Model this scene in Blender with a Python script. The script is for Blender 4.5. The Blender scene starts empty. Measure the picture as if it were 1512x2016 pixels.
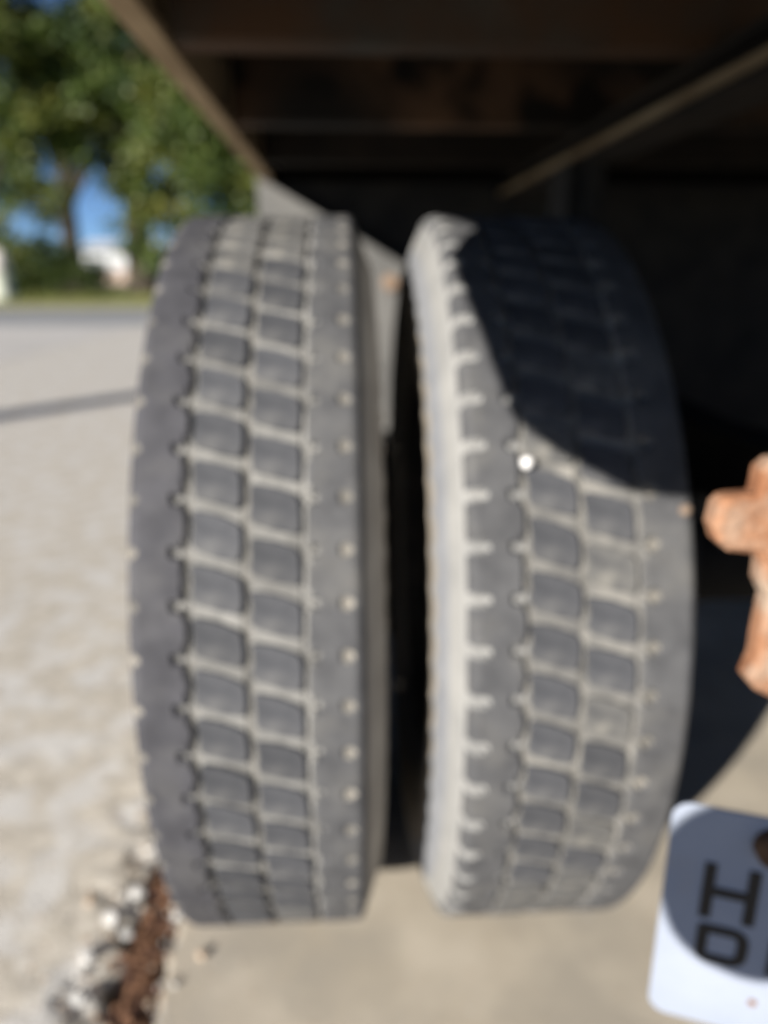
import bpy, math, random
import numpy as np
from mathutils import Vector, Matrix

random.seed(7); rng = np.random.default_rng(7)
scene = bpy.context.scene
COL = scene.collection
PI = math.pi

# ------------------------------------------------------------------ camera
cam_d = bpy.data.cameras.new('camera'); cam = bpy.data.objects.new('camera', cam_d); COL.objects.link(cam)
CAM_H = 0.7137
cam.location = (0, 0, CAM_H)
cam.rotation_euler = (math.radians(90 - 17.783), 0, math.radians(-2.920))
cam_d.sensor_fit = 'VERTICAL'; cam_d.sensor_height = 24.0
cam_d.lens = 24.0 * 1456 / 2016
cam_d.clip_start = 0.01; cam_d.clip_end = 1500
cam_d.dof.use_dof = True; cam_d.dof.focus_distance = 0.205; cam_d.dof.aperture_fstop = 3.1
scene.camera = cam

# ------------------------------------------------------------------ light
SUN = Vector((1.75, 2.2, -1.0)).normalized()       # direction the light travels
world = bpy.data.worlds.new('World'); scene.world = world; world.use_nodes = True
nt = world.node_tree; nt.nodes.clear()
sky = nt.nodes.new('ShaderNodeTexSky'); sky.sky_type = 'NISHITA'; sky.sun_disc = False
sky.sun_elevation = math.asin(-SUN.z); sky.sun_rotation = math.atan2(-SUN.x, -SUN.y)
sky.altitude = 3000; sky.air_density = 0.65; sky.dust_density = 0.0; sky.ozone_density = 4.0
bg = nt.nodes.new('ShaderNodeBackground'); bg.inputs['Strength'].default_value = 0.05
wo = nt.nodes.new('ShaderNodeOutputWorld')
nt.links.new(sky.outputs[0], bg.inputs['Color']); nt.links.new(bg.outputs[0], wo.inputs['Surface'])
sd = bpy.data.lights.new('sun', 'SUN'); sd.energy = 5.0; sd.angle = math.radians(0.53); sd.color = (1.0, 0.945, 0.86)
sun = bpy.data.objects.new('sun', sd); COL.objects.link(sun); sun.location = (-6, -8, 5)
sun.rotation_euler = SUN.to_track_quat('-Z', 'Y').to_euler()
vs = scene.view_settings
vs.view_transform = 'Standard'; vs.look = 'None'; vs.gamma = 1.0; vs.use_curve_mapping = False
vs.exposure = 1.08
scene.cycles.max_bounces = 6

# ------------------------------------------------------------------ materials
def mat(name, c1, c2=None, scale=8.0, rough=0.9, detail=6.0, lo=0.35, hi=0.65, bump=0.0, bscale=60.0,
        c3=None, scale3=2.0, lo3=0.45, hi3=0.6, metallic=0.0, spec=0.3, obj_rand=0.0):
    m = bpy.data.materials.new(name); m.use_nodes = True
    n = m.node_tree.nodes; l = m.node_tree.links
    b = n['Principled BSDF']; b.inputs['Roughness'].default_value = rough
    b.inputs['Metallic'].default_value = metallic; b.inputs['Specular IOR Level'].default_value = spec
    tc = n.new('ShaderNodeTexCoord')
    last = None
    def noise(sc, dt):
        t = n.new('ShaderNodeTexNoise'); t.inputs['Scale'].default_value = sc; t.inputs['Detail'].default_value = dt
        l.new(tc.outputs['Object'], t.inputs['Vector']); return t
    def ramp(src, a, bb, ca, cb):
        r = n.new('ShaderNodeValToRGB'); r.color_ramp.elements[0].position = a; r.color_ramp.elements[1].position = bb
        r.color_ramp.elements[0].color = (*ca, 1); r.color_ramp.elements[1].color = (*cb, 1); l.new(src, r.inputs[0]); return r
    if c2 is None:
        b.inputs['Base Color'].default_value = (*c1, 1)
        r0 = n.new('ShaderNodeRGB'); r0.outputs[0].default_value = (*c1, 1); last = r0.outputs[0]
    else:
        last = ramp(noise(scale, detail).outputs['Fac'], lo, hi, c1, c2).outputs[0]
    if c3 is not None:
        r = ramp(noise(scale3, 5).outputs['Fac'], lo3, hi3, (0, 0, 0), (1, 1, 1))
        mx = n.new('ShaderNodeMix'); mx.data_type = 'RGBA'
        l.new(r.outputs[0], mx.inputs[0]); l.new(last, mx.inputs[6]); mx.inputs[7].default_value = (*c3, 1)
        last = mx.outputs[2]
    if obj_rand:
        oi = n.new('ShaderNodeObjectInfo'); hs = n.new('ShaderNodeHueSaturation')
        mr = n.new('ShaderNodeMapRange'); mr.inputs[3].default_value = 1 - obj_rand; mr.inputs[4].default_value = 1 + obj_rand
        l.new(oi.outputs['Random'], mr.inputs[0]); l.new(mr.outputs[0], hs.inputs['Value']); l.new(last, hs.inputs['Color'])
        last = hs.outputs[0]
    l.new(last, b.inputs['Base Color'])
    if bump:
        bp = n.new('ShaderNodeBump'); bp.inputs['Strength'].default_value = bump; bp.inputs['Distance'].default_value = 0.004
        l.new(noise(bscale, 5).outputs['Fac'], bp.inputs['Height']); l.new(bp.outputs[0], b.inputs['Normal'])
    return m

M = {}
M['rubber'] = mat('worn_rubber', (0.052, 0.053, 0.057), (0.078, 0.079, 0.083), 55, 0.85, c3=(0.115, 0.113, 0.109), scale3=26, lo3=0.48, hi3=0.8, bump=0.15, bscale=300)
M['rubber_dark'] = mat('cleaner_rubber', (0.038, 0.038, 0.044), (0.058, 0.058, 0.066), 45, 0.8, c3=(0.085, 0.084, 0.086), scale3=24, lo3=0.5, hi3=0.8, bump=0.15, bscale=300)
M['bar_grey'] = mat('grey_dust_between_blocks', (0.095, 0.094, 0.092), (0.165, 0.16, 0.15), 70, 0.95, c3=(0.24, 0.23, 0.21), scale3=16, lo3=0.52, hi3=0.66)
M['block'] = mat('block_rubber', (0.040, 0.042, 0.048), (0.066, 0.068, 0.075), 70, 0.8, c3=(0.105, 0.104, 0.102), scale3=32, lo3=0.5, hi3=0.8, bump=0.12, bscale=300, obj_rand=0.16)
M['bar_dust'] = mat('dust_between_blocks', (0.155, 0.153, 0.146), (0.225, 0.221, 0.210), 90, 0.95, c3=(0.095, 0.093, 0.089), scale3=13, lo3=0.5, hi3=0.68)
M['dot_dust'] = mat('dust_in_pits', (0.11, 0.105, 0.095), (0.22, 0.205, 0.18), 22, 0.95)
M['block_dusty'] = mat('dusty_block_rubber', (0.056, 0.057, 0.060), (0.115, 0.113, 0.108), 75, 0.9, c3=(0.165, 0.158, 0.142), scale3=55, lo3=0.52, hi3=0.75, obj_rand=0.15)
M['groove'] = mat('dusty_groove', (0.085, 0.083, 0.078), (0.20, 0.193, 0.178), 80, 0.95)
M['sidewall'] = mat('dusty_sidewall', (0.20, 0.20, 0.196), (0.245, 0.243, 0.235), 30, 0.95, bump=0.1, bscale=150)
M['sidewall_edge'] = mat('clay_sidewall', (0.25, 0.222, 0.185), (0.285, 0.255, 0.215), 40, 0.95)
M['sidewall_blue'] = mat('rubbed_sidewall', (0.165, 0.172, 0.188), (0.20, 0.206, 0.22), 25, 0.9)
M['innerwall'] = mat('brownish_sidewall', (0.30, 0.275, 0.24), (0.40, 0.37, 0.325), 20, 0.95)
M['black'] = mat('near_black', (0.008, 0.008, 0.009), (0.02, 0.019, 0.017), 12, 0.8)  # near black, shared by the running gear and the added parts
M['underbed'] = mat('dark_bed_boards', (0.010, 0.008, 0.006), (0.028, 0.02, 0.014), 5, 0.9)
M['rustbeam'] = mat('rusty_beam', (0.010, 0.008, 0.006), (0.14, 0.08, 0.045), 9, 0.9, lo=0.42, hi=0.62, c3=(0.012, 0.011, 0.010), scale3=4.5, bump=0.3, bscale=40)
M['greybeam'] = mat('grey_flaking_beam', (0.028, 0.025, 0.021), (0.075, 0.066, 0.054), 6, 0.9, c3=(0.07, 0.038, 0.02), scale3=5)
M['darkbeam'] = mat('dark_beam', (0.008, 0.007, 0.006), (0.024, 0.018, 0.013), 6, 0.9)  # very dark brown, for most cross members and the frame rails
M['rail'] = mat('tan_rail', (0.30, 0.22, 0.13), (0.42, 0.32, 0.20), 6, 0.9)
M['flange'] = mat('rail_flange', (0.16, 0.11, 0.06), (0.30, 0.24, 0.15), 6, 0.9)
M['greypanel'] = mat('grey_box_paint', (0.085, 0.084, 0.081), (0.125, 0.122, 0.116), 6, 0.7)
M['rust'] = mat('orange_rust', (0.17, 0.070, 0.032), (0.29, 0.150, 0.085), 60, 0.95, c3=(0.29, 0.215, 0.16), scale3=28, lo3=0.5, hi3=0.68, bump=0.6, bscale=160)
M['rustdark'] = mat('dark_rust', (0.06, 0.035, 0.02), (0.13, 0.07, 0.035), 60, 0.9)
M['rustbolt'] = mat('bolt_rust', (0.18, 0.12, 0.08), (0.24, 0.17, 0.12), 60, 0.9)
M['plate'] = mat('plate_white', (0.24, 0.27, 0.335), (0.27, 0.30, 0.365), 20, 0.75, c3=(0.27, 0.27, 0.28), scale3=14, lo3=0.62, hi3=0.8, spec=0.1)
M['ink'] = mat('plate_ink', (0.008, 0.009, 0.012), rough=0.5)
M['lens'] = mat('red_disc_face', (0.35, 0.01, 0.01), rough=0.25)  # red face of the unseen shadow disc
M['steel'] = mat('bare_steel', (0.05, 0.05, 0.05), (0.10, 0.09, 0.08), 20, 0.6, metallic=0.3)
M['concrete'] = mat('smooth_tan_concrete', (0.385, 0.338, 0.270), (0.475, 0.425, 0.350), 9, 0.95, c3=(0.35, 0.315, 0.262), scale3=6, bump=0.25, bscale=220)
M['roughconc'] = mat('rough_concrete', (0.38, 0.345, 0.292), (0.53, 0.492, 0.43), 42, 0.95, c3=(0.53, 0.515, 0.49), scale3=14, lo3=0.47, hi3=0.6, bump=0.5, bscale=190)
M['greyconc'] = mat('grey_concrete', (0.42, 0.40, 0.375), (0.50, 0.48, 0.455), 1.2, 0.95, bump=0.2)
M['asphalt'] = mat('asphalt', (0.20, 0.205, 0.215), (0.26, 0.265, 0.27), 1.5, 0.9, bump=0.3)
M['verge'] = mat('dry_verge', (0.30, 0.26, 0.16), (0.26, 0.25, 0.11), 1.3, 0.95)
M['lawn'] = mat('lawn', (0.10, 0.125, 0.035), (0.18, 0.18, 0.06), 0.5, 0.95, c3=(0.22, 0.19, 0.09), scale3=0.12)
M['soil'] = mat('joint_soil', (0.10, 0.066, 0.045), (0.20, 0.14, 0.10), 90, 0.95, bump=0.8, bscale=150)
M['litter1'] = mat('brown_litter', (0.17, 0.088, 0.05), rough=0.9)
M['litter2'] = mat('dark_litter', (0.07, 0.035, 0.025), rough=0.9)
M['stone1'] = mat('grey_stone', (0.38, 0.37, 0.355), (0.50, 0.49, 0.47), 80, 0.9)
M['stone2'] = mat('brown_stone', (0.34, 0.25, 0.18), (0.42, 0.34, 0.26), 80, 0.9)
M['litter_stone'] = mat('dull_brown_stone', (0.16, 0.11, 0.08), (0.22, 0.165, 0.125), 80, 0.9)
M['stone3'] = mat('dark_stone', (0.27, 0.27, 0.265), (0.38, 0.375, 0.365), 80, 0.9)
M['pebble'] = mat('white_pebble', (0.86, 0.85, 0.84), rough=0.7)
M['bark'] = mat('bark', (0.028, 0.023, 0.017), (0.065, 0.052, 0.038), 4, 0.95, bump=0.5, bscale=12)
M['whitewall'] = mat('white_siding', (0.50, 0.51, 0.53), (0.56, 0.57, 0.59), 1, 0.8)
M['pinkwall'] = mat('pink_brick_base', (0.48, 0.36, 0.30), (0.54, 0.42, 0.36), 2, 0.9)
M['roofgrey'] = mat('grey_roofing', (0.35, 0.37, 0.40), (0.45, 0.47, 0.5), 2, 0.8)
M['glass'] = mat('dark_window', (0.05, 0.06, 0.07), rough=0.1)
M['pedcap'] = mat('weathered_cap', (0.50, 0.46, 0.41), (0.62, 0.59, 0.55), 6, 0.7)
M['pedbody'] = mat('green_grey_body', (0.42, 0.45, 0.36), (0.52, 0.54, 0.45), 3, 0.7)
M['pole'] = mat('weathered_pole', (0.14, 0.11, 0.08), (0.22, 0.18, 0.14), 3, 0.95)

def leafmat(name, c):
    m = bpy.data.materials.new(name); m.use_nodes = True
    n = m.node_tree.nodes; l = m.node_tree.links
    b = n['Principled BSDF']; b.inputs['Base Color'].default_value = (*c, 1); b.inputs['Roughness'].default_value = 0.55
    tr = n.new('ShaderNodeBsdfTranslucent'); tr.inputs[0].default_value = (c[0]*1.3, c[1]*1.35, c[2]*0.8, 1)
    mx = n.new('ShaderNodeMixShader'); mx.inputs[0].default_value = 0.3
    l.new(b.outputs[0], mx.inputs[1]); l.new(tr.outputs[0], mx.inputs[2]); l.new(mx.outputs[0], n['Material Output'].inputs['Surface'])
    return m
LEAF = [leafmat('leaf_green', (0.085, 0.125, 0.024)), leafmat('leaf_olive', (0.125, 0.145, 0.030)), leafmat('leaf_deep', (0.045, 0.078, 0.024)),
        leafmat('leaf_yellow', (0.18, 0.185, 0.04))]

# ------------------------------------------------------------------ mesh helpers
class MB:
    def __init__(s): s.v = []; s.f = []; s.m = []
    def add(s, verts, faces, mi=0):
        o = len(s.v); s.v.extend([tuple(map(float, v)) for v in verts])
        s.f.extend([tuple(i + o for i in f) for f in faces])
        s.m.extend([mi] * len(faces) if isinstance(mi, int) else list(mi))
    def box(s, x0, x1, y0, y1, z0, z1, mi=0, bev=0.0):
        b = min(bev, (x1-x0)*.45, (y1-y0)*.45, (z1-z0)*.45)
        if b <= 0:
            s.add([(x0,y0,z0),(x1,y0,z0),(x1,y1,z0),(x0,y1,z0),(x0,y0,z1),(x1,y0,z1),(x1,y1,z1),(x0,y1,z1)],
                  [(0,3,2,1),(4,5,6,7),(0,1,5,4),(1,2,6,5),(2,3,7,6),(3,0,4,7)], mi); return
        vs = []
        for sx in (0,1):
            for sy in (0,1):
                for sz in (0,1):
                    X = (x0,x1)[sx]; Y = (y0,y1)[sy]; Z = (z0,z1)[sz]
                    dx = b*(1-2*sx); dy = b*(1-2*sy); dz = b*(1-2*sz)
                    vs += [(X,Y+dy,Z+dz),(X+dx,Y,Z+dz),(X+dx,Y+dy,Z)]
        def i(sx,sy,sz,k): return (sx*4+sy*2+sz)*3+k
        fs = []
        for a in (0,1):
            q = [i(a,0,0,0),i(a,1,0,0),i(a,1,1,0),i(a,0,1,0)]; fs.append(q if a else q[::-1])
            q = [i(0,a,0,1),i(0,a,1,1),i(1,a,1,1),i(1,a,0,1)]; fs.append(q if a else q[::-1])
            q = [i(0,0,a,2),i(1,0,a,2),i(1,1,a,2),i(0,1,a,2)]; fs.append(q if a else q[::-1])
        for a in (0,1):
            for c in (0,1):
                fs.append([i(a,c,0,0),i(a,c,1,0),i(a,c,1,1),i(a,c,0,1)])
                fs.append([i(a,0,c,0),i(a,1,c,0),i(a,1,c,2),i(a,0,c,2)])
                fs.append([i(0,a,c,1),i(1,a,c,1),i(1,a,c,2),i(0,a,c,2)])
        for a in (0,1):
            for c in (0,1):
                for e in (0,1): fs.append([i(a,c,e,0),i(a,c,e,1),i(a,c,e,2)])
        s.add(vs, fs, mi)
    def tube(s, pts, rad, n=12, mi=0, caps=True):
        pts = [Vector(p) for p in pts]; rings = []
        for k, p in enumerate(pts):
            d = (pts[min(k+1, len(pts)-1)] - pts[max(k-1, 0)]).normalized()
            a = d.orthogonal().normalized() if k == 0 else (pa - d * pa.dot(d)).normalized()
            pa = a; b = d.cross(a); r = rad[k] if hasattr(rad, '__len__') else rad
            rings.append([p + (a*math.cos(2*PI*j/n) + b*math.sin(2*PI*j/n))*r for j in range(n)])
        vs = [v for r in rings for v in r]
        fs = [(k*n+j, k*n+(j+1) % n, (k+1)*n+(j+1) % n, (k+1)*n+j) for k in range(len(pts)-1) for j in range(n)]
        if caps: fs += [tuple(range(n))[::-1], tuple((len(pts)-1)*n+j for j in range(n))]
        s.add(vs, fs, mi)
    def prism(s, poly, org, ex, ez, en, th, mi=0, bev=0.0):
        """poly in (u,v) -> org + u*ex + v*ez, thickness th along en (front face at 0, back at th); optional front bevel"""
        org, ex, ez, en = map(Vector, (org, ex, ez, en)); n = len(poly)
        c = Vector((sum(p[0] for p in poly)/n, sum(p[1] for p in poly)/n))
        def P(u, v, w): return org + ex*u + ez*v + en*w
        rings = []
        if bev:
            ins = []
            for k in range(n):
                a = Vector(poly[k-1]); p = Vector(poly[k]); q = Vector(poly[(k+1) % n])
                d1 = (p-a).normalized(); d2 = (q-p).normalized()
                nn = (Vector((-d1.y, d1.x)) + Vector((-d2.y, d2.x)))
                nn = nn.normalized() if nn.length > 1e-6 else Vector((0, 0))
                ar = sum(poly[j][0]*poly[(j+1) % n][1]-poly[(j+1) % n][0]*poly[j][1] for j in range(n))
                ins.append(p + nn*bev*(1 if ar > 0 else -1))
            rings = [[P(*p, 0) for p in ins], [P(*p, bev) for p in poly], [P(*p, th-bev) for p in poly], [P(*p, th) for p in ins]]
        else:
            rings = [[P(*p, 0) for p in poly], [P(*p, th) for p in poly]]
        fs = [tuple(range(n)), tuple((len(rings)-1)*n+j for j in range(n))[::-1]]
        for k in range(len(rings)-1):
            fs += [(k*n+j, (k+1)*n+j, (k+1)*n+(j+1) % n, k*n+(j+1) % n) for j in range(n)]
        s.add([v for r in rings for v in r], fs, mi)
    def stone(s, c, r, mi=0, flat=0.7):
        t = (1+5**.5)/2
        vs = [(-1,t,0),(1,t,0),(-1,-t,0),(1,-t,0),(0,-1,t),(0,1,t),(0,-1,-t),(0,1,-t),(t,0,-1),(t,0,1),(-t,0,-1),(-t,0,1)]
        fs = [(0,11,5),(0,5,1),(0,1,7),(0,7,10),(0,10,11),(1,5,9),(5,11,4),(11,10,2),(10,7,6),(7,1,8),(3,9,4),(3,4,2),(3,2,6),(3,6,8),(3,8,9),(4,9,5),(2,4,11),(6,2,10),(8,6,7),(9,8,1)]
        a = random.uniform(0, 6.28); ca, sa = math.cos(a), math.sin(a); st = random.uniform(.75, 1.3)
        out = []
        for v in vs:
            k = r/1.9*random.uniform(.75, 1.2); x, y, z = v[0]*k*st, v[1]*k, v[2]*k*flat
            out.append((c[0]+x*ca-y*sa, c[1]+x*sa+y*ca, c[2]+z))
        s.add(out, fs, mi)
    def build(s, name, mats, parent=None, smooth=False, kind=None):
        me = bpy.data.meshes.new(name); me.from_pydata(s.v, [], s.f)
        for m in (mats if isinstance(mats, (list, tuple)) else [mats]): me.materials.append(m)
        if any(s.m): me.polygons.foreach_set('material_index', s.m)
        if smooth: me.polygons.foreach_set('use_smooth', [True]*len(me.polygons))
        me.update()
        return link(me, name, parent, kind)
def link(me, name, parent=None, kind=None):
    o = bpy.data.objects.new(name, me); COL.objects.link(o)
    if parent is not None: o.parent = parent
    if kind: o['kind'] = kind
    return o
def tag(o, label, cat, group=None):
    o['label'] = label; o['category'] = cat
    if group: o['group'] = group
    return o
def empty(name, loc, label, cat, group=None):
    o = bpy.data.objects.new(name, None); COL.objects.link(o); o.location = loc
    o.empty_display_size = 0.1
    return tag(o, label, cat, group)

# ------------------------------------------------------------------ ground
def sheet(name, x0, x1, y0, y1, z, m, th=0.0):
    b = MB()
    if th: b.box(x0, x1, y0, y1, z-th, z)
    else: b.add([(x0,y0,z),(x1,y0,z),(x1,y1,z),(x0,y1,z)], [(0,1,2,3)])
    return b.build(name, m, kind='structure')
sheet('lawn', -500, 500, -500, 900, -0.06, M['lawn'])
sheet('road', -120, 120, 11.56, 17.4, -0.012, M['asphalt'], 0.04)
sheet('verge', -120, 120, 17.4, 20.6, -0.004, M['verge'], 0.05)
sheet('concrete_apron', -40, -3.02, -14, 11.55, 0.0, M['greyconc'], 0.05)
b = MB(); ys = np.concatenate([[-14], np.linspace(0.3, 1.3, 200), [11.55]]); vs = []
jag = np.convolve(rng.normal(0, 1, 206), np.ones(5)/5, 'valid')
for k, y in enumerate(ys):
    e = -0.204 + jag[k]*0.0055*(0.3 <= y <= 1.3)
    vs += [(e-.002, y, -.05), (e, y, -.0035-abs(jag[k])*.002), (e+.006, y, 0), (14, y, 0)]
b.add(vs, [(k*4+c, k*4+c+1, k*4+c+5, k*4+c+4) for k in range(len(ys)-1) for c in range(3)])
b.build('concrete_floor', M['concrete'], kind='structure')

# the left slab: broken edge along the open joint, its surface a grid with real relief near the camera
def left_slab():
    b = MB()
    ys = np.concatenate([np.linspace(-14, 0.3, 8)[:-1], np.linspace(0.3, 1.3, 120), np.linspace(1.3, 11.55, 14)[1:]])
    us = np.concatenate([np.linspace(-3.0, -0.85, 6)[:-1], np.linspace(-0.85, -0.254, 64)])
    def sm(a, k): return np.convolve(np.pad(a, k, mode='edge'), np.ones(2*k+1)/(2*k+1), 'valid')
    j = sm(rng.normal(0, 1, len(ys)), 2); j = j/np.abs(j).max()*0.018
    R = rng.normal(0, 1, (len(ys), len(us)))
    for ax in (0, 1): R = np.apply_along_axis(lambda a: sm(a, 1), ax, R)
    R /= R.std()
    vs = []
    for a, y in enumerate(ys):
        for c, u in enumerate(us):
            e = max(0, (u+0.40)/0.138)
            near = 1.0 if (0.3 <= y <= 1.3 and u > -0.85) else 0.0
            z = near*(0.0003 + 0.0020*max(0, e)**2)*R[a, c] - near*0.014*max(0, e-0.62)**1.5*2
            x = u + (j[a]*max(0, e) + 0.006*R[a, c]*max(0, e))*near
            vs.append((x, y, z))
    n = len(us)
    fs = [(a*n+c, a*n+c+1, (a+1)*n+c+1, (a+1)*n+c) for a in range(len(ys)-1) for c in range(n-1)]
    o = len(vs)
    for a in range(len(ys)):
        x, y, z = vs[a*n+n-1]; vs.append((x-0.006, y, z-0.05))
    fs += [(a*n+n-1, o+a, o+a+1, (a+1)*n+n-1) for a in range(len(ys)-1)]
    b.add(vs, fs)
    return b.build('concrete_slab', M['roughconc'], smooth=True, kind='structure')
left_slab()
b = MB()
ys = np.linspace(-14, 11.5, 900); vs = []
for y in ys:
    for k in range(7): vs.append((-0.30 + 0.017*k, y, -0.020 + random.uniform(-.005, .006)))
b.add(vs, [(a*7+c, a*7+c+1, (a+1)*7+c+1, (a+1)*7+c) for a in range(len(ys)-1) for c in range(6)])
b.build('joint_soil', M['soil'], kind='structure')
# litter lying in the joint
b = MB()
for k in range(1300):
    y = random.uniform(0.42, 0.80) if k < 700 else random.uniform(0.8, 2.5)
    x = random.gauss(-0.230, 0.011); z = -0.013 + random.uniform(0, .012)
    L = random.uniform(.004, .013); W = random.uniform(.0015, .004); a = random.uniform(0, 6.28); t = random.uniform(-.4, .4)
    ux, uy, uz = math.cos(a)*L, math.sin(a)*L, t*L; wx, wy = -math.sin(a)*W, math.cos(a)*W
    b.add([(x-ux-wx,y-uy-wy,z-uz),(x+ux-wx,y+uy-wy,z+uz),(x+ux+wx,y+uy+wy,z+uz+.001),(x-ux+wx,y-uy+wy,z-uz+.001)], [(0,1,2,3)], random.choice((0,0,0,1)))
b.build('leaf_litter', [M['litter1'], M['litter2']], kind='stuff')
# coarse grit bedded in the worn slab
b = MB()
for k in range(900):
    y = random.uniform(0.45, 1.6); x = -0.27 - abs(random.gauss(0, 0.28))
    if k % 5 == 0: x = random.gauss(-0.285, 0.022); y = random.uniform(0.42, .85)
    b.stone((x, y, -.0008), random.uniform(.0016, .0042), random.choice((0,1,1,1,3,3,3,3,2)), 0.5)
for k in range(150):
    b.stone((random.gauss(-.207, .008), random.uniform(.4, .82), -.001), random.uniform(.0012, .0034), random.choice((0,1,1,3,2)), 0.6)
for k in range(160):
    b.stone((random.uniform(-.19, .5), random.uniform(.4, .8), 0.0005), random.uniform(.0006, .0018), random.choice((0,1,1)), 0.6)
b.build('grit', [M['stone1'], M['stone2'], M['stone3'], M['roughconc']], kind='stuff')
# broken chunks beside the joint
CHK = 0.72
CH = [(-0.262,0.728,.015,0,'pale grey concrete chunk beside the brown joint, farthest of the loose chunks'),
      (-0.222,0.737,.013,0,'grey upright chip at the foot of the left tyre'),
      (-0.280,0.690,.017,0,'whitish chunk left of the brown joint, largest of the loose chunks'),
      (-0.258,0.668,.012,2,'dark grey chip on the broken slab edge'),
      (-0.292,0.640,.013,0,'light chip on the rough slab beside the joint, in the middle of the row'),
      (-0.286,0.590,.012,2,'dark stone on the rough slab near the bottom of the picture'),
      (-0.206,0.690,.009,0,'small grey chip on the right lip of the joint'),
      (-0.315,0.715,.010,1,'brown stone on the rough slab left of the chunks')]
for x, y, r, mi, lab in CH:
    b = MB(); b.stone((0, 0, 0), r*CHK, 0, 0.75)
    o = tag(b.build('concrete_chip', [M['stone1'], M['stone2'], M['stone3']][mi]), lab, 'stone', 'loose chips along the concrete joint'); o.location = (x, y, r*0.12)
for x, y, r, mi, lab in [(-0.168,0.634,.006,1,'round beige pebble on smooth concrete below the left tyre'),
                         (-0.19,0.60,.0045,0,'tiny pale pebble beside the open joint on smooth concrete')]:
    b = MB(); b.stone((0, 0, 0), r, 0, 0.8)
    o = tag(b.build('pebble', [M['stone1'], M['stone2']][mi]), lab, 'pebble', 'pebbles on the smooth concrete'); o.location = (x, y, r*.4)

# ------------------------------------------------------------------ truck
truck = empty('truck', (0.9, 1.5, 0), 'dusty truck on dual rear tyres, seen from under its rusty bed', 'truck')
TR = Vector((-0.9, -1.5, 0))
def part(mb, name, mats, parent=truck, smooth=False, kind=None):
    """mb is in world metres: shift so that the parent's origin is respected"""
    off = Vector((0, 0, 0)); p = parent
    while p is not None: off += p.location; p = p.parent
    mb.v = [(v[0]-off.x, v[1]-off.y, v[2]-off.z) for v in mb.v]
    return mb.build(name, mats, parent, smooth, kind)

BZ = 0.95                    # underside of side rail
# bed floor, rails, cross members
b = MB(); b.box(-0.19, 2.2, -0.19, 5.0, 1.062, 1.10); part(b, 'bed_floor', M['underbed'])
b = MB(); b.box(-0.215, -0.185, -0.2, 5.0, BZ, 0.962); b.box(-0.215, -0.203, -0.2, 5.0, 0.962, 1.12)
b.box(-0.203, -0.17, -0.2, 5.0, 1.104, 1.12); part(b, 'side_rail', M['rail'])
b = MB(); b.box(2.203, 2.215, -0.2, 5.0, 0.962, 1.12); b.box(2.185, 2.215, -0.2, 5.0, BZ, 0.962); part(b, 'side_rail', M['rail'])
b = MB(); b.box(-0.2, 2.2, -0.204, -0.192, 0.96, 1.12); part(b, 'rear_sill', M['rustbeam'])
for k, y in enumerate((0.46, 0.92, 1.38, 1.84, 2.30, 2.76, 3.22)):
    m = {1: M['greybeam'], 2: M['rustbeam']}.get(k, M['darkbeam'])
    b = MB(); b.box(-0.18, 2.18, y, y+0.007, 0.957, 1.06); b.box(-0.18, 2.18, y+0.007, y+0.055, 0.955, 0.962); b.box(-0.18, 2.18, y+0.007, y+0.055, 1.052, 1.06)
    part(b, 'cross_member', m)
for x, s in ((0.41, 1), (1.55, -1)):
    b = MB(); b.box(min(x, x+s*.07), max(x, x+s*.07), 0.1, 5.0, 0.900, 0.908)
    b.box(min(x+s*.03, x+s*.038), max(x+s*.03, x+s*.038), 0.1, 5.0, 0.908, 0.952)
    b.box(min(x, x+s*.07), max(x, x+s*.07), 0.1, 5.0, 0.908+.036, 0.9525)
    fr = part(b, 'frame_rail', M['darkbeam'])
    b = MB(); b.box(min(x-s*.004, x+s*.012), max(x-s*.004, x+s*.012), 0.1, 5.0, 0.9095, 0.921); part(b, 'flange_lip', M['flange'], fr)

# grey panel ahead of the wheels, top edge cut along the bed's shadow line
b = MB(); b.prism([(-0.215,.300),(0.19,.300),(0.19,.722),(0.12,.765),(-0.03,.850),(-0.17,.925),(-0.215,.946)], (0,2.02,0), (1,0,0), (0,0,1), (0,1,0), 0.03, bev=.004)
tb = part(b, 'shade_cut_panel', M['greypanel'])
b = MB(); b.box(-0.19, 2.18, 2.07, 2.9, 0.16, 0.949, bev=0.01); part(b, 'dark_bulkhead', M['black'])  # black box added to stand in for the dark under the bed
b = MB(); b.box(-0.15, 0.36, 1.36, 1.368, 0.012, 0.42, bev=0.002); fl = part(b, 'dark_flap', M['black'])  # black sheet added to keep the gap between the tyres dark
b = MB(); b.box(0.30, 0.45, 1.369, 1.40, 0.37, 0.40); b.box(0.424, 0.45, 1.369, 1.40, 0.40, 0.899); part(b, 'flap_hanger', M['black'], fl)
b = MB(); b.tube([(0.118, 2.02, 0.695), (0.118, 2.006, 0.695)], 0.020, 10); part(b, 'bolt', M['rustbolt'], tb)

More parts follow.
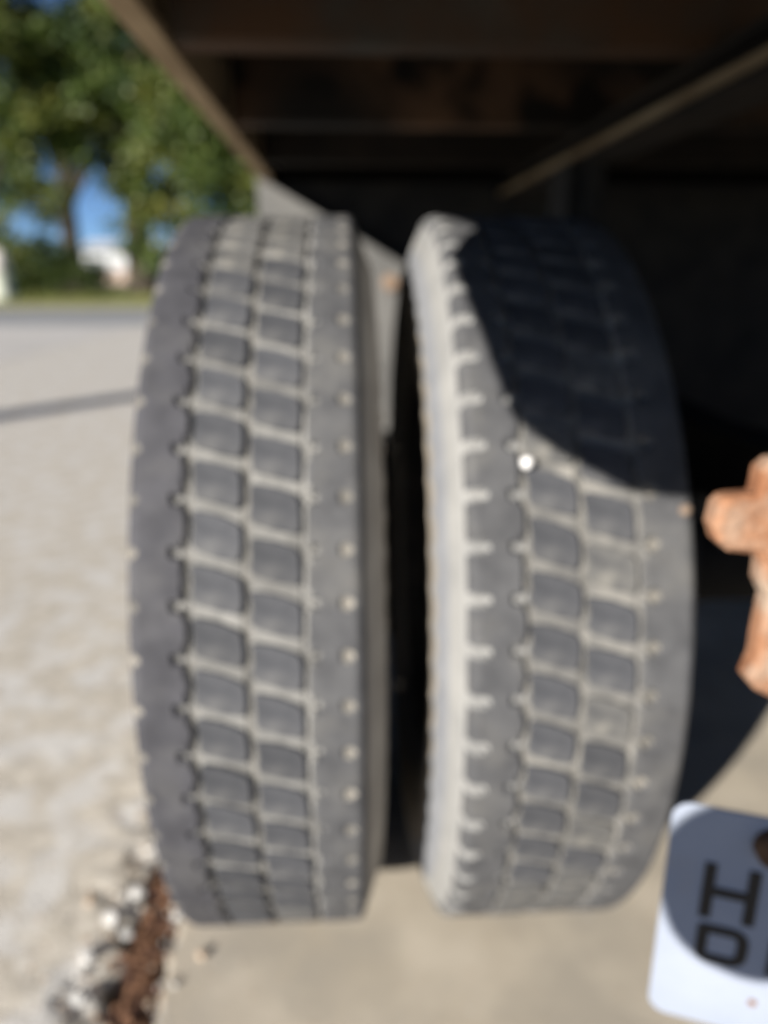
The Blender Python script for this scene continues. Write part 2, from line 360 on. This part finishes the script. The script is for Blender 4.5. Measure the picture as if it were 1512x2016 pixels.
# unseen panel and disc added at the rear left corner to cast shadows
b = MB()
b.prism([(0.335,0.949),(0.300,0.896),(0.205,0.850),(0.127,0.799),(0.072,0.7935),(-0.010,0.797),(-0.063,0.816),(-0.085,0.85),(-0.095,0.949)],
        (-0.202,0,0), (0,1,0), (0,0,1), (1,0,0), 0.004); b.box(-0.196, -0.12, -0.08, 0.06, 0.86, 0.948, 0); part(b, 'shadow_panel', M['rustbeam'])  # outline projected back from the shadow edge wanted on the right tyre
LC = Vector((-0.185, -0.2, 0.620))
b = MB(); b.tube([LC+Vector((0,.03,0)), LC+Vector((0,0.0,0)), LC+Vector((0,-.012,0))], [0.045, 0.062, 0.060], 32); disc = part(b, 'shadow_disc', M['black'])  # unseen disc added to throw the round shadow on the plate
b = MB(); b.tube([LC+Vector((0,-.0122,0)), LC+Vector((0,-.022,0)), LC+Vector((0,-.026,0))], [0.050, 0.044, 0.02], 32); part(b, 'lens', M['lens'], disc)  # face of the added disc
b = MB(); b.box(-0.172, -0.160, -0.2, -0.195, 0.66, 1.0); part(b, 'disc_strap', M['rustdark'], disc)  # strap holding the added disc

# ---- tyres
R = 0.39; CY = 0.849; CZ = 0.3825; NP = 65
def clampz(P):
    P[:, 2] = np.maximum(P[:, 2], -CZ + 0.0012); return P
def polar(x, r, th): return (x, -r*math.cos(th), r*math.sin(th))
PITCH = 2*PI/NP
SPL = [0.079, 0.083, 0.0875, 0.0930, 0.0990, 0.0985, 0.102, 0.0995, 0.097, 0.091, 0.082, 0.072]
SPR = [0.383, 0.380, 0.371, 0.356, 0.340, 0.322, 0.305, 0.288, 0.266, 0.243, 0.222, 0.206]
def carcass_prof():
    left = [(-x, r) for x, r in zip(SPL, SPR)][::-1]
    right = [(x, r) for x, r in zip(SPL, SPR)]
    mid = [(-0.0465,.3845),(-0.0385,.3845),(-0.038,.3862),(-0.003,.3862),(-0.0025,.3850),(0.0025,.3850),(0.003,.3862),(0.038,.3862),(0.0385,.3845),(0.0465,.3845)]
    prof = left + mid + right
    ms = []
    for k in range(len(prof)-1):
        xm = (prof[k][0]+prof[k+1][0])/2; rm = (prof[k][1]+prof[k+1][1])/2; a = abs(xm)
        if 0.0029 < a < 0.0381 and rm > .386: ms.append(1)
        elif a < 0.079 and rm > .383: ms.append(1 if xm > .03 else 0)
        elif rm > .352: ms.append(3)
        elif rm > .325: ms.append(2)
        elif rm > .30: ms.append(4)
        else: ms.append(4)
    return prof, ms
PROF, PM = carcass_prof()
TM = [M['groove'], M['bar_dust'], M['sidewall'], M['sidewall_blue'], M['sidewall_edge']]
PM = [({3: 2, 2: 3, 4: 4}.get(k, k)) for k in PM]
def block_mesh(name, width, length, seed, m='block'):
    rr = random.Random(seed); b = MB(); w = width/2; L = length/2; sk = 0.32
    out = [(-w,-L+.003),(-w+.003,-L),(0,-L-.0008),(w-.003,-L+.0005),(w,-L+.0035),(w+.0003,0),(w-.0002,L-.003),(w-.003,L),(0,L+.0008),(-w+.003,L-.0005),(-w,L-.0035),(-w+.0004,0)]
    out = [(u+rr.uniform(-.0006,.0006), v-sk*u+rr.uniform(-.0007,.0007)) for u, v in out]
    n = len(out); rings = []
    for k, (sc, h) in enumerate(((1.04,-.007),(1.0,-.0010),(.965,0))):
        rings += [(u*sc, -h - (v*v)/(2*R)*-1, v*sc) for u, v in out]
    rings.append((0, 0, 0))
    fs = [(k*n+j, k*n+(j+1) % n, (k+1)*n+(j+1) % n, (k+1)*n+j) for k in range(2) for j in range(n)]
    fs += [(2*n+j, 2*n+(j+1) % n, 3*n) for j in range(n)]
    me = bpy.data.meshes.new(name); me.from_pydata(rings, [], fs); me.materials.append(M[m]); me.update(); return me
BLK = [block_mesh('tread_block', 0.0352, 0.0284, s) for s in range(5)]
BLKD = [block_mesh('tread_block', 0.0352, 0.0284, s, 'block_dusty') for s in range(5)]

def shoulder_rib(cx, side, notch, parent, rub='rubber', dust='bar_dust'):
    NA, NU = 15, 17; b = MB(); us = np.linspace(0.0400, 0.0835, NU); n = NP*NA
    vs = np.zeros((n*NU, 3)); hs = np.zeros((n, NU))
    def ss(x): x = min(1, max(0, x)); return x*x*(3-2*x)
    for a in range(n):
        ph = (a % NA)/NA; d = min(ph, 1-ph)           # phase within the pitch
        ein = 0.0420 + 0.0062*(1-math.sqrt(max(0, 1-(2*ph-1)**2)))
        k = a//NA; jit = 0.0006*math.sin(k*2.7)
        for c, u in enumerate(us):
            h = ss((u-ein-jit)/0.0016+.5)
            dv = d*0.0377
            h *= 1 - ss(((0.0062 if notch == 'plain' else 0.0046)-math.hypot(u-(0.0515 if notch == 'plain' else 0.0488), dv))/0.002)
            if notch == 'slot': h *= 1 - ss((u-0.0675)/0.002)*ss((0.0046-dv)/0.0016)
            elif notch != 'plain':
                q = math.hypot(u-(0.0705 if notch == 'dot' else 0.0795), dv); h *= 1 - ss((0.0056-q)/0.0022)
            lowr = 0.3846 if u < 0.06 else (0.3872 if notch != 'slot' else 0.385)
            top = R if u < 0.076 else R - 0.0055*((u-0.076)/0.0075)**1.5
            if u > 0.0825: top -= 0.004
            hs[a, c] = h
            vs[a*NU+c] = polar(side*u, lowr + (top-lowr)*h if top > lowr else top, a/n*2*PI)
    vs = clampz(vs)
    fs = []; ms = []
    for a in range(n):
        a2 = (a+1) % n
        for c in range(NU-1):
            q = (a*NU+c, a*NU+c+1, a2*NU+c+1, a2*NU+c); fs.append(q if side < 0 else q[::-1])
            hm = (hs[a,c]+hs[a,c+1]+hs[a2,c]+hs[a2,c+1])/4; um = (us[c]+us[c+1])/2
            ms.append(0 if hm > .55 else ((3 if notch != 'slot' else 1) if um > 0.055 else (3 if notch == 'plain' and um > .047 else 1 if side > 0 or abs(((a % NA)/NA+.5) % 1 - .5) < .12 else 2)))
    b.add(vs, fs, ms)
    return b.build('shoulder_rib', [M[rub], M[dust], M['groove'], M['dot_dust']], parent)

def carcass(name, loc, parent, seg=NP*6, dusty=True):
    vs = []
    for a in range(seg):
        th = a/seg*2*PI
        for x, r in PROF:
            s = 1 if x > 0 else -1
            wob = 0.0026*max(0, math.cos(th*NP))*max(0, 1-abs(r-0.322)/0.03) if r < .36 else 0
            k = 1.0 if dusty or x > 0 or abs(x) < .08 else .86
            vs.append(polar(x*k + s*wob, r, th))
    vs = clampz(np.array(vs)); n = len(PROF)
    fs = []; ms = []
    for a in range(seg):
        a2 = (a+1) % seg
        for c in range(n-1):
            fs.append((a*n+c, a2*n+c, a2*n+c+1, a*n+c+1)); ms.append(PM[c])
    b = MB(); b.add(vs, fs, ms)
    o = b.build(name, ([TM[0], M['bar_grey']] + TM[2:]) if dusty else TM[:2] + [M['innerwall']]*3, parent); o.location = loc
    for p in o.data.polygons: p.use_smooth = True
    o.data.set_sharp_from_angle(angle=math.radians(35))
    return o

def tyre(cx, phase, notches, detail=True):
    loc = Vector((cx, CY, CZ)) - Vector(truck.location)
    t = carcass('tyre', loc, truck, dusty=cx > 0)
    if not detail: return t
    for side, nt_ in ((-1, notches[0]), (1, notches[1])): shoulder_rib(cx, side, nt_, t, 'rubber_dark' if (cx < 0 and side < 0) else 'rubber', 'sidewall' if nt_ == 'slot' else 'bar_grey' if nt_ == 'plain' else 'bar_dust')
    rest = MB()
    for row, (u0, off) in enumerate(((-0.0205, 0.0), (0.0205, 0.5))):
        for k in range(NP):
            th = (k + off + phase)*PITCH; deg = math.degrees(th) % 360
            if deg > 180: deg -= 360
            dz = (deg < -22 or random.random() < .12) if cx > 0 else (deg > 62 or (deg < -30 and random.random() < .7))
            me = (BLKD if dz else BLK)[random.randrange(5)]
            if -62 < deg < 92:
                o = link(me, 'tread_block', t)
                rr = R + random.uniform(-.0010, .0003)
                o.location = polar(u0, rr, th); o.rotation_euler = (-th, 0, 0)
                s = random.uniform(.96, 1.03); o.scale = (random.uniform(.97, 1.02), 1, s)
            else:
                mtx = Matrix.Translation(polar(u0, R, th)) @ Matrix.Rotation(-th, 4, 'X')
                P = clampz(np.array([tuple(mtx @ v.co) for v in me.vertices]))
                rest.add(P, [tuple(p.vertices) for p in me.polygons])
    rest.build('hidden_tread', M['block'], t, kind='stuff')
    return t
tyre(-0.072, 0.30, ('edge', 'dot'))
tyre(0.168, 0.05, ('slot', 'plain'))
tyre(1.75, 0, None, False); tyre(1.99, 0, None, False)

def revolve(prof, cx, mi=0, seg=48):
    b = MB(); n = len(prof); vs = []
    for a in range(seg):
        for x, r in prof: vs.append((cx+x, CY - r*math.cos(a/seg*2*PI), CZ + r*math.sin(a/seg*2*PI)))
    b.add(vs, [(a*n+c, ((a+1) % seg)*n+c, ((a+1) % seg)*n+c+1, a*n+c+1) for a in range(seg) for c in range(n-1)], mi); return b
for cx, s in ((-0.072, -1), (0.168, 1), (1.75, -1), (1.99, 1)):
    part(revolve([(-0.085,.215),(-0.07,.205),(-0.04,.19),(0.04,.19),(0.07,.205),(0.085,.215)], cx), 'rim', M['steel'], smooth=True)
    part(revolve([(-s*0.05,.19),(-s*0.062,.15),(-s*0.05,.08),(-s*0.05,.0)], cx), 'wheel_disc', M['steel'], smooth=True)
part(revolve([(-0.04,.0),(-0.04,.08),(0.03,.165),(0.20,.165),(0.20,.06),(0.20,0.0)], 0.16), 'brake_drum', M['black'], smooth=True)
part(revolve([(-0.20,.0),(-0.20,.165),(-0.03,.165),(0.04,.08),(0.04,.0)], 1.75), 'brake_drum', M['black'], smooth=True)
part(revolve([(0,0.001),(0,.06),(0.45,.065),(0.48,.11),(0.53,.17),(0.6,.19),(0.67,.17),(0.72,.11),(0.75,.065),(1.25,.06),(1.25,.001)], 0.34), 'axle', M['black'], smooth=True)
for x in (0.40, 1.5):
    sp = MB(); sp.box(x, x+.06, CY-.05, CY+.05, CZ+.06, CZ+.09); sp = part(sp, 'leaf_spring', M['black'])
    for k in range(6):
        L = 0.62 - k*0.085; q = MB(); pts = []
        for j in range(9):
            t = (j/8-.5)*2; y = CY + t*L; z = CZ + 0.155 - k*0.0122 + 0.10*(t*L/0.62)**2
            pts.append((y, z))
        vs = []
        for y, z in pts: vs += [(x,y,z),(x+.06,y,z),(x+.06,y,z+.0105),(x,y,z+.0105)]
        fs = [(0,1,2,3),(35,34,33,32)]
        for j in range(8):
            for c in range(4): fs.append((j*4+c, (j+1)*4+c, (j+1)*4+(c+1) % 4, j*4+(c+1) % 4))
        q.add(vs, fs); part(q, 'spring_leaf', M['black'], sp)
    b = MB(); b.box(x-.004, x+.064, CY+.55, CY+.67, CZ+.22, 0.9); part(b, 'spring_hanger', M['black'])

# ---- rusty bracket holding the plate
BY = 0.352; K = BY/0.40
prof = [(0.2106,.5753),(0.2119,.5877),(0.2150,.5917),(0.2188,.5929),(0.2337,.5940),(0.2345,.6086),(0.2402,.6140),(0.262,.6160),(0.300,.6165),
        (0.300,.4500),(0.265,.4595),(0.2536,.4655),(0.2463,.4740),(0.2478,.4800),(0.2500,.4880),(0.2496,.5017),(0.2505,.5290),(0.2444,.5392),(0.2440,.5510),(0.2394,.5572),(0.2221,.5592),(0.2150,.5650)]
prof = [(x*K, CAM_H + (z-CAM_H)*K) for x, z in prof]
b = MB(); b.prism(prof, (0, BY-0.007, 0), (1,0,0), (0,0,1), (0,1,0), 0.016, bev=0.0035); br = part(b, 'plate_bracket', M['rust'])
b = MB(); b.tube([(0.252, BY+.003, 0.615), (0.254, BY+.02, 0.80), (0.262, BY+.06, 0.957)], 0.013, 10); part(b, 'bracket_rod', M['rust'], br)
b = MB(); b.box(0.262, 0.30, 0.335, 0.347, 0.35, 0.46, bev=.004); part(b, 'bracket_foot', M['rustdark'], br)

# ---- licence plate
S = 0.415/0.54; DU, DV = 0.0028, -0.0040
psi = math.radians(20); PE = Vector((math.cos(psi), -math.sin(psi), 0)); PN = Vector((math.sin(psi), math.cos(psi), 0)); PZ = Vector((-0.012, 0, 1)).normalized()
TL = Vector((0, 0, CAM_H)) + (Vector((0.2347, 0.4371, 0.3439)) - Vector((0, 0, CAM_H)))*S + Vector((-.0008, 0, .0042))
W, Hh, rc = 0.305, 0.156, 0.011
def arc(cx, cy, r, a0, a1, n=5): return [(cx+r*math.cos(math.radians(a0+(a1-a0)*k/n)), cy+r*math.sin(math.radians(a0+(a1-a0)*k/n))) for k in range(n+1)]
poly = arc(rc,-rc,rc,180,90) + arc(W-rc,-rc,rc,90,0) + arc(W-rc,-Hh+rc,rc,0,-90) + arc(rc,-Hh+rc,rc,-90,-180)
b = MB(); b.prism(poly, TL, PE, PZ, PN, 0.0016, bev=0.0005); plate = part(b, 'license_plate', M['plate'])
def letter(strokes, name='letter'):
    b = MB()
    for poly in strokes: b.prism([((u+DU)*S, (v+DV)*S) for u, v in poly], TL - PN*0.0008, PE, PZ, PN, 0.0010)
    return part(b, name, M['ink'], plate)
def rect(u0, u1, v0, v1): return [(u0,v0),(u1,v0),(u1,v1),(u0,v1)]
letter([rect(.0240,.0322,-.0935,-.0435), rect(.0540,.0622,-.0935,-.0435), rect(.0322,.0540,-.0725,-.0645)])
w = 0.0080; u0, u1, v0, v1 = .0250, .0615, -.1355, -.0995
outer = arc(u0+.009, v0+.009, .009, 270, 180, 2) + [(u0,v1-.003),(u0+.003,v1)] + arc(u1-.012, v1-.012, .012, 90, 0, 4) + arc(u1-.012, v0+.012, .012, 0, -90, 4)
inner = arc(u0+.009, v0+.009, .001, 270, 180, 2) + [(u0+w,v1-w-.001),(u0+w+.001,v1-w)] + arc(u1-.012, v1-.012, .012-w, 90, 0, 4) + arc(u1-.012, v0+.012, .012-w, 0, -90, 4)
n = len(outer)
letter([[outer[k], outer[(k+1) % n], inner[(k+1) % n], inner[k]] for k in range(n)])
letter([rect(.0755,.0838,-.1355,-.0995)])
b = MB()
p = TL + PE*.0545 + PZ*-.0175
b.tube([p - PN*.007, p - PN*.006, p - PN*.0002], [.0075, .0112, .0122], 14); part(b, 'bolt', M['rustdark'], plate)
p = TL + PE*.0565 + PZ*-.130
b = MB(); b.tube([p - PN*.0006, p - PN*.0001], .0024, 10); part(b, 'rust_spot', M['litter1'], plate)

# ---- pebbles wedged in the right tyre
for c, r, m, lab in (((0.1289,0.5100,0.5853), .0052, 'pebble', 'bright white pebble stuck in the tread of the right tyre'),
                     ((0.2420,0.4945,0.5531), .0055, 'litter_stone', 'brown pebble caught at the outer edge of the right tyre')):
    b = MB(); b.stone((0,0,0), r, 0, 0.95); o = tag(b.build('pebble', M[m], smooth=True), lab, 'pebble', 'pebbles caught in the tread'); o.location = c

# ------------------------------------------------------------------ background
def tree(loc, trunk_r, trunk_h, blobs, nclump, label, weights, leaf=(.16,.34), group='trees beyond the road', name='shade_tree', lean=0):
    """blobs: (x,y,z,rx,ry,rz) relative to the base, crown lobes"""
    rr = random.Random(hash(label) % 99991 if False else sum(map(ord, label)))
    t = empty(name, loc, label, 'tree', group)
    b = MB()
    b.tube([(0,0,-.1),(0,0,.35),(lean*.3,0,trunk_h*.5),(lean,0,trunk_h),(lean*1.4,0,trunk_h*1.8)], [trunk_r*1.6,trunk_r*1.08,trunk_r*.92,trunk_r*.8,trunk_r*.35], 12)
    for bl in blobs:
        for q in range(2):
            e = Vector((bl[0]+rr.uniform(-.4,.4)*bl[3], bl[1]+rr.uniform(-.4,.4)*bl[4], bl[2]+rr.uniform(-.2,.4)*bl[5]))
            s = Vector((lean, 0, trunk_h*rr.uniform(.75, 1.1))); md = s.lerp(e, .5) + Vector((0, 0, .3))
            b.tube([s, md, e], [trunk_r*.42, trunk_r*.28, trunk_r*.08], 6)
    b.build('trunk', M['bark'], t)
    V = []; F = []; MI = []
    tot = sum(bl[3]*bl[4]*bl[5] for bl in blobs)
    for bl in blobs:
        nc = max(6, int(nclump*bl[3]*bl[4]*bl[5]/tot))
        for k in range(nc):
            d = Vector((rr.gauss(0,1), rr.gauss(0,1), rr.gauss(0,1))).normalized()*(rr.random()**.45)
            c = Vector((bl[0]+d.x*bl[3], bl[1]+d.y*bl[4], bl[2]+d.z*bl[5]))
            wx = (loc[0]+c.x)/(loc[1]+c.y); wz = (loc[2]+c.z-CAM_H)/(loc[1]+c.y)
            if any(((wx-gx)/ga)**2 + ((wz-gz)/gb)**2 < 1 for gx, gz, ga, gb in GAPS): continue
            cr = rr.uniform(.45, .95); mi = rr.choices(range(4), weights)[0]
            for j in range(rr.randint(70, 130)):
                p = c + Vector((rr.gauss(0,.5), rr.gauss(0,.5), rr.gauss(0,.4)))*cr
                L = rr.uniform(*leaf); a = Vector((rr.gauss(0,1), rr.gauss(0,1), rr.gauss(0,.8))).normalized()
                w = a.orthogonal().normalized(); w.rotate(Matrix.Rotation(rr.uniform(0, 6.28), 3, a)); w *= L*.32; a *= L*.5
                o = len(V); V += [p-a, p+w, p+a, p-w]; F.append((o,o+1,o+2,o+3)); MI.append(mi if rr.random() < .8 else rr.randrange(3))
    me = bpy.data.meshes.new('crown'); me.from_pydata([tuple(v) for v in V], [], F)
    for m in LEAF: me.materials.append(m)
    me.polygons.foreach_set('material_index', MI); me.update()
    link(me, 'crown', t)
    return t
# openings in the foliage where the sky and the white building show
GAPS = [(-0.317, 0.062, 0.036, 0.050), (-0.305, 0.020, 0.032, 0.016), (-0.332, 0.305, 0.028, 0.026), (-0.392, 0.225, 0.016, 0.022), (-0.255, 0.255, 0.010, 0.012), (-0.262, 0.165, 0.009, 0.012)]
GZ = -0.06
tree((-8.2, 32, GZ), .60, 3.6, [(.3,0,9.5,3.8,3.0,4.4),(2.8,-.5,6.4,3.2,2.4,3.2),(-1.7,.3,7.4,2.4,2.2,3.2),(4.8,0,4.4,2.4,2.0,2.6),(.9,-.4,3.6,1.5,1.3,2.0),(2.6,-.4,3.0,1.6,1.3,1.8),(.2,-.9,1.9,.8,.5,1.3)], 300,
     'tall green tree with a thick dark trunk, just left of the tyre top', (3,2.4,1.6,.5))
tree((-13.4, 30, GZ), .42, 3.2, [(.2,0,8.2,3.0,2.4,4.0),(-2.8,0,6.5,2.8,2.3,3.4),(2.0,0,6.4,1.9,1.8,2.6),(.8,0,11,3.0,2.4,2.4),(-.6,-.4,3.4,1.5,1.3,1.7),(.3,-.8,2.0,.7,.5,1.2)], 280,
     'yellowish green leafy tree at the left edge beyond the road', (2.4,2.6,1.2,1.3))
tree((-13.6, 40, GZ), .50, 4.0, [(0,0,9.5,3.8,2.6,3.6),(2.6,0,8.2,2.6,2.2,3.0),(-2.2,0,5.0,2.2,2.0,2.6),(.5,0,3.6,2.3,1.8,2.4)], 230,
     'dark tree with low shaded foliage behind the left two trees', (1.6,1,3.4,.1))
tree((-4.2, 38, GZ), .36, 3.4, [(0,0,7.0,3.8,2.8,4.2),(2.4,0,5,2.6,2.2,3.0),(-1.8,0,3.0,2.6,1.8,2.4)], 200,
     'bright green tree showing between the rusty bed rail and the tyre', (3,1.6,1.2,.5))
tree((-11.6, 46, GZ), .36, 4.6, [(0,0,12,4.6,2.8,4.2),(-3.4,0,10.5,3.4,2.8,3.8),(3.2,0,10.2,3.4,2.8,4.0)], 190, 'tall tree top rising behind the sky gap', (2.5,1.5,2,.3))
tree((-12.35, 28.5, GZ), .07, .5, [(0,0,1.15,.95,.9,1.0),(.7,.3,.8,.8,.7,.7)], 40, 'bushy green shrub beside the pale pedestal', (3,1.6,1.4,.6), (.10,.2), 'shrubs under the trees', 'shrub')
tree((-13.3, 36, GZ), .09, .6, [(0,0,1.3,1.3,.9,1.3),(1.1,.2,1.0,.8,.7,1.0),(-1.1,.1,1.2,.9,.8,1.2)], 75, 'tall dark bush filling the space left of the sky gap', (1.2,.8,3.2,0), (.10,.22), 'shrubs under the trees', 'shrub')
tree((-14.6, 42, GZ), .08, .5, [(0,0,1.0,1.6,.9,1.1),(1.3,.3,.9,.9,.7,.9)], 50, 'dark low shrub in shade between the two trunks', (1,.6,3.4,0), (.10,.22), 'shrubs under the trees', 'shrub')

# low white building far behind the trees
bl = empty('white_building', (-24.4, 85, GZ), 'low white building with a pinkish base, glimpsed between the trunks', 'building')
def bpart(x0, x1, y0, y1, z0, z1, name, m, parent=bl):
    b = MB(); b.box(x0, x1, y0, y1, z0, z1); return b.build(name, m, parent)
wl = bpart(-3.4, 3.4, 0, 8, 1.25, 3.2, 'wall', M['whitewall']); bpart(-3.45, 3.45, -.05, 8.05, 0, 1.247, 'base', M['pinkwall'])
b = MB(); b.add([(-3.8,-.6,3.203),(3.8,-.6,3.203),(3.8,8.6,3.203),(-3.8,8.6,3.203),(-3.8,4,4.4),(3.8,4,4.4)], [(0,1,5,4),(2,3,4,5),(0,4,3),(1,2,5),(0,3,2,1)]); b.build('roof', M['roofgrey'], bl)
for x in (-2.6, 1.6): bpart(x, x+1.0, -.04, .0-.003, 1.5, 2.5, 'window', M['glass'])

# pale pedestal at the kerb
pd = empty('utility_pedestal', (-10.42, 24.0, GZ), 'pale round topped utility pedestal on the verge, at the left edge', 'pedestal')
b = MB(); n = 24; rings = [(.40,0),(.39,.05),(.33,.80),(.325,.845)]
b.tube([(0,0,z) for r, z in rings], [r for r, z in rings], n); b.build('body', M['pedbody'], pd, True)
b = MB(); rings = [(.30,.85),(.345,.87),(.345,1.10),(.32,1.30),(.26,1.43),(.15,1.51),(.02,1.54)]
b.tube([(0,0,z) for r, z in rings], [r for r, z in rings], n); b.build('cap', M['pedcap'], pd, True)

# the pole whose shadow crosses the apron
pl = empty('utility_pole', (-8.40, -4.26, 0), 'weathered wooden utility pole standing on the apron behind the camera', 'pole')
b = MB(); b.tube([(0,0,-.05),(0,0,9.5)], [.14,.10], 16); b.build('shaft', M['pole'], pl, True)
b = MB(); b.box(-1.1, 1.1, .11, .21, 8.6, 8.72); b.build('crossarm', M['pole'], pl)

# rough grass along the far verge
b = MB()
for k in range(5000):
    y = 20.6 + random.random()**1.6*14; x = random.uniform(-y*.55, -y*.02); h = random.uniform(.06, .16); a = random.uniform(0, 3.14); w = random.uniform(.02, .05)
    b.add([(x-math.cos(a)*w,y-math.sin(a)*w,GZ),(x+math.cos(a)*w,y+math.sin(a)*w,GZ),(x+random.uniform(-.05,.05),y+random.uniform(-.05,.05),GZ+h)], [(0,1,2)], random.choice((0,0,1)))
b.build('rough_grass', [LEAF[1], LEAF[3]], kind='stuff')
